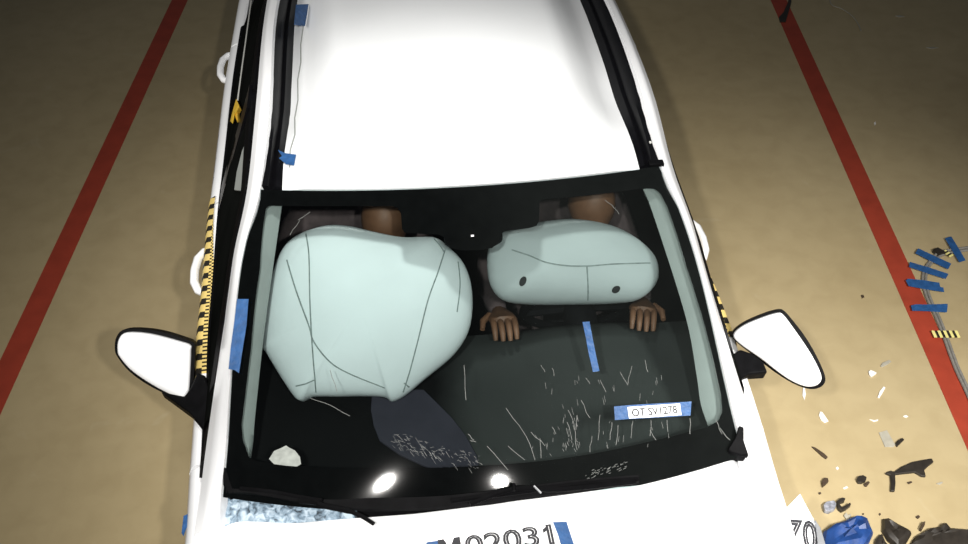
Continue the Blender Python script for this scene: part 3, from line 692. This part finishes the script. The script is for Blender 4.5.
# torn fender corner with painted numerals
fm2 = MB(); outl = [(770, 480), (778, 488), (783, 500), (783, 512), (798, 516), (813, 516), (818, 530), (824, 560), (780, 575), (745, 575), (740, 500)]
fm2.slab([car_at(a, b, .888) for a, b in outl], (0, 0, -.03)); corner = fm2.build('fender_corner', 'white', car, bevel=.004)
m = MB(); m.slab([car_at(781, 514, .893), car_at(800, 494, .93), car_at(814, 520, .893)], (0, .002, -.004)); m.build('torn_liner', 'flapwhite', corner, smooth=False)
m = MB(); m.slab([car_at(a, b, .895) for a, b in ((815, 519), (821, 528), (826, 545), (828, 560), (820, 560), (817, 535))], (0, 0, -.05)); m.build('edge_strip', 'silver', corner, bevel=.002)
def quad_text(body, TL, TR, BL, m_, nm, parent, bold, z):
    vs0, _ = text_mesh(body, 1, 0); vs, fs2 = text_mesh(body, 1, bold); x0, x1 = min(v.x for v in vs0), max(v.x for v in vs0); y0, y1 = min(v.y for v in vs0), max(v.y for v in vs0)
    a, b, c = [car_at(*p, z) for p in (TL, TR, BL)]; m = MB()
    m.add([a+(b-a)*((v.x-x0)/(x1-x0))+(c-a)*((y1-v.y)/(y1-y0)) for v in vs], fs2); return m.build(nm, m_, parent, smooth=False)
nn = quad_text('Z0', (784, 519.5), (815, 522), (786, 548), 'ink', 'corner_number', corner, .03, .8895)
quad_text('Z0', (784, 519.5), (815, 522), (786, 548), 'paper', 'number_inlay', corner, -.042, .8905)
for q in ([(758.5, 468), (760.5, 470), (762, 473.5), (760, 472)],):
    m = MB(); m.slab([car_at(a, b, .95) for a, b in q], (0, 0, -.01)); m.build('paint_chip', 'ink', car, smooth=False)
m = MB(); m.tube([car_at(204, 430, .958), car_at(203, 450, .955), car_at(201.5, 474, .95)], .005, 6); m.build('door_gap_seal', 'black', car)

# side mirrors
def side_mirror(cap_px, cz, nrm, stalk, name_lab, hoff):
    root = empty('side_mirror', (0, 0, 0)); root.parent = car; root['label'] = name_lab
    cxm = sum(p[0] for p in cap_px)/len(cap_px); cym = sum(p[1] for p in cap_px)/len(cap_px); c = car_at(cxm, cym, cz); nrm = V(nrm).normalized()
    out = smooth_line([on_plane(a, b, c, nrm) for a, b in cap_px], 4, True); cc = sum(out, V())/len(out)
    m = MB(); rings = []
    for rr, hh in ((1, -.03), (1.0, 0), (.985, .005), (.94, .009), (.8, .014), (.5, .019), (.25, .021), (.02, .021)): rings.append([cc+(p-cc)*rr+nrm*hh for p in out])
    m.loft(rings); m.build('mirror_cap', 'white', root, angle=60)
    m = MB(); rings = []; big = [cc+(p-cc)*(1+.0105/max(.02, (p-cc).length))+V(hoff) for p in out]
    for rr, hh in ((.9, -.011), (1, -.013), (1.0, -.03), (.98, -.07), (.93, -.10)): rings.append([cc+(p-cc)*rr+nrm*hh for p in big])
    m.loft(rings); hs = m.build('mirror_housing', 'black', root, angle=50)
    m = MB(); m.slab([cc+(p-cc)*.86-nrm*.1005 for p in big], -nrm*.003); m.build('mirror_pane', 'mirror', root, smooth=False)
    m = MB(); a = stalk; m.slab([car_at(*p) for p in a], (0, .012, -.045)); m.build('mirror_stalk', 'black', root, bevel=.006)
side_mirror([(117.5, 350), (119, 339), (127, 332.5), (151, 334), (180, 341.5), (190.5, 345.5), (191, 352), (190, 375), (188, 397), (185.5, 400.5), (159, 388.5), (133.5, 372), (120.5, 358)], 1.0, (.1, -.78, .62),
            [(184, 396, .97), (190, 388, .975), (197, 372, .98), (205, 375, .985), (210, 392, .99), (207, 432, .965), (203, 430, .96), (190, 413, .95), (160, 391, .955)], 'unbent mirror', (0, 0, 0))
side_mirror([(733.7, 335), (744, 325.5), (764, 317), (778, 313), (783, 314.5), (790.6, 324), (808, 349), (818.5, 368), (821.5, 379), (816, 385.5), (804, 386), (786, 377.5), (760, 358), (740, 344)], 1.0, (-.25, -.72, .65),
            [(731, 355, .99), (740, 349, .985), (752, 353, .98), (764, 362, .975), (768, 372, .965), (750, 373, .96), (741, 379, .962), (738, 376, .97)], 'twisted mirror', (.008, .004, -.006))

# ------------------------------------------------------------------ crash test dummies
def dummy(name, x, head, lh, rh, label):
    root = empty(name, (CX, CY, 0), YAW); tag(root, label, 'dummy', 'crash test dummies on the front seats')
    J = {'hip': (x, 1.08, .53), 'waist': (x, 1.06, .66), 'chest': (x+(head[0]-x)*.3, 1.02, .86), 'top': (x+(head[0]-x)*.6, .96, .98), 'neck': (head[0]*.9+x*.1, head[1]+.09, head[2]-.10), 'nk2': (head[0], head[1]+.03, head[2]-.05),
         'sl': (x-.19, .95, .97), 'sr': (x+.19, .95, .97), 'el': (x-.27, .72, .78), 'er': (x+.27, .72, .78), 'wl': lh, 'wr': rh,
         'hl': (x-.10, 1.04, .50), 'hr': (x+.10, 1.04, .50), 'kl': (x-.13, .62, .60), 'kr': (x+.13, .62, .60), 'al': (x-.12, .40, .31), 'ar': (x+.12, .40, .31), 'tl': (x-.12, .28, .30), 'tr': (x+.12, .28, .30)}
    R = {'hip': .15, 'waist': .14, 'chest': .15, 'top': .10, 'neck': .055, 'nk2': .055, 'sl': .07, 'sr': .07, 'el': .045, 'er': .045, 'wl': .032, 'wr': .032, 'hl': .09, 'hr': .09, 'kl': .06, 'kr': .06, 'al': .04, 'ar': .04, 'tl': .04, 'tr': .04}
    E_ = [('hip', 'waist'), ('waist', 'chest'), ('chest', 'top'), ('top', 'neck'), ('neck', 'nk2'), ('top', 'sl'), ('top', 'sr'), ('sl', 'el'), ('sr', 'er'), ('el', 'wl'), ('er', 'wr'), ('hip', 'hl'), ('hip', 'hr'), ('hl', 'kl'), ('hr', 'kr'), ('kl', 'al'), ('kr', 'ar'), ('al', 'tl'), ('ar', 'tr')]
    ks = list(J); me = bpy.data.meshes.new('body'); me.from_pydata([J[k] for k in ks], [(ks.index(a), ks.index(b)) for a, b in E_], [])
    me.materials.append(M['cloth']); o = bpy.data.objects.new('body', me); col.objects.link(o); o.parent = root
    sm = o.modifiers.new('skin', 'SKIN'); sm.use_smooth_shade = True
    for i, k in enumerate(ks): me.skin_vertices[0].data[i].radius = (R[k], R[k]); me.skin_vertices[0].data[i].use_root = (k == 'hip')
    ss = o.modifiers.new('sub', 'SUBSURF'); ss.levels = 1; ss.render_levels = 1
    hc = V(head); m = MB(); rings = []
    for i in range(15):
        ph = math.pi*i/14; ring = []
        for k in range(20):
            a = 2*math.pi*k/20; r_ = math.sin(ph) if 0 < i < 14 else .02
            jaw = 1-.22*sstep(.1, -.9, math.cos(ph)); p = V((.077*r_*math.cos(a)*jaw, .095*r_*math.sin(a)*jaw, .115*math.cos(ph)))
            fwd = -math.sin(a)*r_
            if fwd > .9 and abs(math.cos(ph)+.05) < .22: p.y -= .022            # nose
            if fwd > .7 and abs(math.cos(ph)-.22) < .1 and abs(math.cos(a)) > .2: p.y += .008   # eye sockets
            p = Matrix.Rotation(.35, 3, 'X') @ p
            ring.append(hc+p)
        rings.append(ring)
    m.loft(rings); m.build('head', 'skin', root, angle=80)
    for hp, sgn in ((lh, -1), (rh, 1)):
        hp = V(hp); bm2 = MB(); f = (hp-V((x+sgn*.27, .72, .78))).normalized(); sd_ = f.cross(V((0, 0, 1))).normalized(); up = sd_.cross(f)
        bm2.loft([[hp+f*d+sd_*wd*math.cos(a)+up*.016*math.sin(a) for a in lin(0, 2*math.pi, 11)[:-1]] for d, wd in ((-.01, .022), (.02, .030), (.06, .042), (.10, .044), (.115, .036))])
        for k, ln in ((-.032, .062), (-.011, .075), (.011, .072), (.032, .055)):
            b0 = hp+f*.105+sd_*k; bm2.tube([b0, b0+f*ln*.5-up*.006, b0+f*ln*.8-up*.028, b0+f*ln*.85-up*.048], [.0105, .010, .009, .007], 7)
        b0 = hp+f*.04-sd_*sgn*.035; bm2.tube([b0, b0+f*.03-sd_*sgn*.025-up*.008, b0+f*.055-sd_*sgn*.03-up*.026], [.013, .011, .008], 7)
        bm2.build('hand', 'skin', root, angle=70)
    return root
dummy('crash_test_dummy', -.36, (-.24, .66, 1.16), (-.60, .62, .62), (-.12, .60, .60), 'crash test dummy behind the large passenger airbag')
dummy('crash_test_dummy', .36, (.42, .655, 1.18), (.10, .42, .955), (.56, .42, .955), 'crash test dummy behind the steering wheel airbag')

# ------------------------------------------------------------------ cable taped to the floor
cb = empty('floor_cable', floor_at(928, 290)); tag(cb, 'grey twin cable curving over the floor beside the red line', 'cable')
path = [(990, 246), (968.5, 248.7), (952, 251), (940, 254), (931, 262), (925.5, 271), (924.5, 283), (929, 299), (937, 316), (944.6, 335), (956, 366), (968, 392), (985, 430)]
for d in (-1.6, 1.6):
    ln = smooth_line([floor_at(a+d*(.3 if i < 3 else 1), b+(d*.8 if i < 4 else 0), .008)-floor_at(928, 290) for i, (a, b) in enumerate(path)], 6)
    m = MB(); m.tube(ln, .0065, 7); m.build('cable_strand', 'cable', cb)
def floor_plate(name, q, m_, label, cat, h=.004, group=None, lift=0, bevel=0):
    pts = [floor_at(a, b, h+lift+(c[0] if c else 0)) for a, b, *c in q]; c0 = sum(pts, V())/len(pts); c0.z = 0
    m = MB(); m.slab([p-c0 for p in pts], (0, 0, -h)); o = m.build(name, m_, None, smooth=False, bevel=bevel); o.location = c0
    return tag(o, label, cat, group)
def zc(x, y): return (880+x/4.18, 220+y/4.18)
g_ = 'blue tape holding down the floor cable'
for q, lb in (([(160, 118), (228, 150), (298, 182), (285, 205), (215, 172), (148, 138)], 'blue tape strip over the cable next to the black clip'),
              ([(125, 175), (205, 198), (287, 225), (275, 245), (200, 222), (122, 195)], 'thin blue tape strip, second over the bend of the cable'),
              ([(108, 252), (118, 245), (185, 252), (248, 262), (252, 280), (265, 282), (268, 300), (190, 288), (120, 275)], 'wide ragged blue tape strip half on the red line'),
              ([(130, 357), (150, 352), (200, 353), (283, 350), (282, 368), (280, 385), (200, 380), (135, 378)], 'straight blue tape strip lying square across the cable and red line'),
              ([(272, 76), (298, 68), (330, 120), (358, 168), (332, 176), (300, 125)], 'blue tape strip crossing the cable beyond the black clip')):
    floor_plate('tape_strip', [zc(*p) for p in q], 'blue', lb, 'tape', .002, g_, lift=.0145)
floor_plate('cable_clip', [zc(*p) for p in ((222, 122), (242, 114), (268, 128), (276, 135), (255, 140), (240, 136))], 'shard', 'small black clip on the cable between two blue tapes', 'clip', .022)
def scale_marker(q0, q1, wpx, n, label):
    a, b = floor_at(*q0), floor_at(*q1); root = empty('scale_marker', (a+b)/2); tag(root, label, 'marker', 'striped markers on the floor cable')
    ax = (b-a)/n; pr = V((-ax.y, ax.x, 0)).normalized()*wpx; o0 = (a+b)/2
    for k in range(n):
        m = MB(); m.slab([a+ax*k-pr-o0+V((0, 0, .0185)), a+ax*(k+1)-pr-o0+V((0, 0, .0185)), a+ax*(k+1)+pr-o0+V((0, 0, .0185)), a+ax*k+pr-o0+V((0, 0, .0185))], (0, 0, -.003))
        m.build('yellow_stripe' if k % 2 == 0 else 'black_stripe', mat('marker_yellow', (.75, .68, .25), .6) if k % 2 == 0 else 'shard', root, smooth=False)
scale_marker(zc(216, 488), zc(324, 488), .020, 9, 'yellow and black striped marker lying across the cable past the last tape')
scale_marker(zc(262, 140), zc(296, 162), .013, 5, 'small yellow and black striped marker beside the black clip')

# ------------------------------------------------------------------ debris from the crash
def zd(x, y): return (760+x/4.654, 440+y/4.654)
def ze(x, y): return (820+x/4.18, 330+y/4.18)
big = [zd(*p) for p in ((583, 152), (608, 140), (625, 146), (660, 122), (710, 100), (760, 90), (800, 84), (809, 100), (785, 118), (765, 137), (773, 168), (752, 166), (722, 148), (680, 152), (630, 158), (632, 200), (628, 236), (607, 236), (609, 195), (606, 162))]
floor_plate('plastic_shard', big, 'shard', 'large black forked plastic shard, the biggest on the open floor', 'debris', .012, bevel=.003)
DEB = [
 ('plastic_shard', [zd(*p) for p in ((240, 28), (258, 34), (300, 62), (316, 78), (308, 86), (290, 74), (262, 48))], 'brown_shard', 'thin dark sliver pointing away from the fender', .008),
 ('plastic_shard', [zd(*p) for p in ((288, 190), (300, 174), (316, 176), (320, 190), (306, 204), (292, 214))], 'brown_shard', 'stubby dark brown chip below the thin sliver', .014),
 ('plastic_shard', [zd(*p) for p in ((272, 244), (282, 240), (286, 248), (277, 252))], 'brown_shard', 'tiny brown crumb below the stubby chip', .006),
 ('plastic_shard', [zd(*p) for p in ((450, 182), (458, 168), (480, 162), (497, 172), (494, 186), (476, 196), (458, 194))], 'shard', 'black lump on the floor below the grey pane', .016),
 ('plastic_shard', [zd(*p) for p in ((484, 202), (505, 190), (512, 196), (498, 214), (486, 212))], 'brown_shard', 'brown crumb touching the black lump', .008),
 ('lens_fragment', [zd(*p) for p in ((296, 300), (310, 286), (345, 280), (356, 296), (350, 318), (322, 332), (302, 326))], 'lens', 'grey translucent lens fragment beside the black hook', .02),
 ('plastic_hook', [zd(*p) for p in ((358, 282), (382, 266), (398, 270), (394, 282), (376, 288), (372, 300), (384, 312), (402, 302), (420, 290), (424, 300), (402, 318), (380, 328), (364, 314))], 'shard', 'black hook-shaped plastic piece next to the lens fragment', .018),
 ('plastic_shard', [zd(*p) for p in ((390, 350), (402, 336), (410, 348), (426, 342), (420, 360), (408, 376), (400, 364))], 'clear_shard', 'small grey jagged chip above the blue panel', .008),
 ('white_fragment', [ze(*p) for p in ((203, 172), (212, 166), (222, 170), (238, 178), (228, 186), (214, 194), (206, 184))], 'white_shard', 'chunky white fragment beside the red line', .008),
 ('white_fragment', [ze(*p) for p in ((252, 150), (262, 136), (290, 124), (299, 132), (284, 142), (262, 154))], 'clear_shard', 'pale cream fragment above the chunky white one', .005),
 ('white_fragment', [ze(*p) for p in ((241, 280), (250, 255), (266, 235), (274, 240), (262, 262), (248, 284))], 'white_shard', 'long narrow white splinter on open floor', .005),
 ('white_fragment', [ze(*p) for p in ((0, 340), (10, 342), (24, 362), (36, 380), (20, 386), (4, 374), (-4, 356))], 'white_shard', 'bright white flake below the twisted mirror', .006),
 ('white_fragment', [ze(*p) for p in ((205, 372), (228, 376), (244, 372), (242, 379), (225, 383))], 'white_shard', 'faint white curved flake above the grey pane', .003),
 ('white_fragment', [ze(*p) for p in ((346, 360), (358, 354), (370, 360), (360, 366))], 'white_shard', 'tiny white flake right above the black chip', .003),
 ('pane_fragment', [ze(*p) for p in ((246, 428), (280, 418), (316, 480), (308, 488), (272, 488))], 'clear_shard', 'flat pale grey pane on the floor next to a black chip', .004),
 ('plastic_shard', [ze(*p) for p in ((316, 474), (324, 462), (344, 450), (353, 456), (340, 468), (324, 484))], 'shard', 'short black chip at the corner of the grey pane', .012),
 ('plastic_shard', [zd(*p) for p in ((684, 196), (704, 190), (710, 196), (692, 204))], 'brown_shard', 'thin brown crumb below the forked shard', .005),
 ('plastic_shard', [zd(*p) for p in ((820, 202), (846, 192), (852, 198), (836, 208))], 'clear_shard', 'pale tan flake near the tip of the forked shard', .004),
 ('plastic_shard', [zd(*p) for p in ((746, 410), (758, 382), (770, 376), (768, 394), (756, 414))], 'brown_shard', 'upright brown chip in front of the dark wreckage', .02),
 ('plastic_shard', [zd(*p) for p in ((726, 356), (738, 348), (746, 356), (736, 364))], 'brown_shard', 'round brown crumb above the upright brown chip', .008),
 ('plastic_shard', [zd(*p) for p in ((553, 342), (560, 338), (564, 346), (556, 350))], 'brown_shard', 'tiny dark crumb behind the black rubber strip', .005),
 ('plastic_shard', [zd(*p) for p in ((476, 342), (482, 338), (486, 344), (480, 348))], 'brown_shard', 'tiny dark crumb behind the blue panel', .005),
 ('white_fragment', [zd(*p) for p in ((352, 128), (362, 122), (368, 132), (358, 138))], 'white_shard', 'small white crumb between the sliver and the black lump', .004),
 ('white_fragment', [zd(*p) for p in ((386, 222), (404, 214), (412, 220), (394, 228))], 'white_shard', 'small white flake above the black hook', .004),
 ('white_fragment', [(803, 387.5), (805, 387.5), (806, 394), (804.5, 400), (802.5, 395)], 'white_shard', 'white splinter right under the tip of the twisted mirror', .005),
 ('white_fragment', [(874, 122.5), (875.5, 121), (876, 123.5), (875, 125)], 'white_shard', 'lone white crumb beyond the taped cable', .006),
 ('white_fragment', [(926, 47.3), (932, 46.6), (939, 47.6), (932, 48.6)], 'clear_shard', 'pale flat splinter far behind the taped cable', .004),
 ('white_fragment', [(895, 15.6), (900, 15), (905, 16.6), (899, 17)], 'clear_shard', 'short pale splinter near the thin curved wire', .004),
 ('plastic_shard', [(861, 295), (863.5, 294.5), (864.5, 297), (862, 298)], 'brown_shard', 'small brown crumb between the car and the ragged tape', .005),
 ('plastic_shard', [(779, 17), (783.5, 12), (788, 2), (790, -8), (793, -8), (791, 4), (788, 14), (786, 21), (780, 21)], 'shard', 'black strap end lying on the red line', .012),
]
for nm, q, m_, lb, h_ in DEB: floor_plate(nm, q, m_, lb, 'debris', h_, bevel=.0015)
m = MB(); c0 = floor_at(850, 15); m.tube(smooth_line([floor_at(a, b, .004)-c0 for a, b in ((829, -3), (832, 5), (842, 9), (852, 16), (858, 24), (861, 31))], 5), .0035, 5); o = m.build('wire', 'clear_shard'); o.location = c0; tag(o, 'thin pale curved wire lying beyond the red line', 'wire')
# blue panel and dark wreckage at the nose of the car
bp = [zd(*p) for p in ((286, 440), (330, 412), (385, 390), (440, 372), (470, 368), (496, 376), (512, 410), (526, 440), (508, 480), (480, 520), (300, 560), (270, 520))]
def lump(name, q, m_, label, h, cat='debris'):
    base = [floor_at(a, b, .003) for a, b in q]; c0 = sum(base, V())/len(base); c0.z = 0; rn = random.Random(len(label)); n = len(base)
    m = MB(); rings = [[p-c0 for p in base]]
    for k, hh in ((.96, .35), (.86, .75), (.6, 1.0), (.3, .85), (.03, .9)): rings.append([V(((p.x-c0.x)*k, (p.y-c0.y)*k, .003+h*hh*rn.uniform(.7, 1.15))) for p in base])
    m.loft(rings); o = m.build(name, m_, None, angle=25); o.location = c0; return tag(o, label, cat)
lump('blue_panel', bp, 'bluepanel', 'dark blue crumpled plastic panel next to the torn fender', .05)
lump('rubber_strip', [zd(*p) for p in ((566, 372), (585, 370), (640, 400), (690, 430), (704, 442), (680, 484), (640, 512), (590, 470), (566, 430))], 'shard', 'black curled rubber strip between the blue panel and the wreckage', .03)
lump('plastic_wreckage', [zd(*p) for p in ((716, 458), (752, 440), (780, 420), (806, 416), (832, 408), (846, 392), (862, 396), (886, 416), (930, 424), (990, 428), (1010, 520), (860, 570), (720, 540), (690, 495))], 'shard', 'jagged dark brown wreckage piled beside the rubber strip', .03)
lump('plastic_wreckage', [zd(*p) for p in ((532, 470), (548, 448), (562, 440), (580, 480), (620, 530), (600, 560), (520, 540))], 'shard', 'crushed dark plastic heap between the blue panel and the rubber strip', .02)
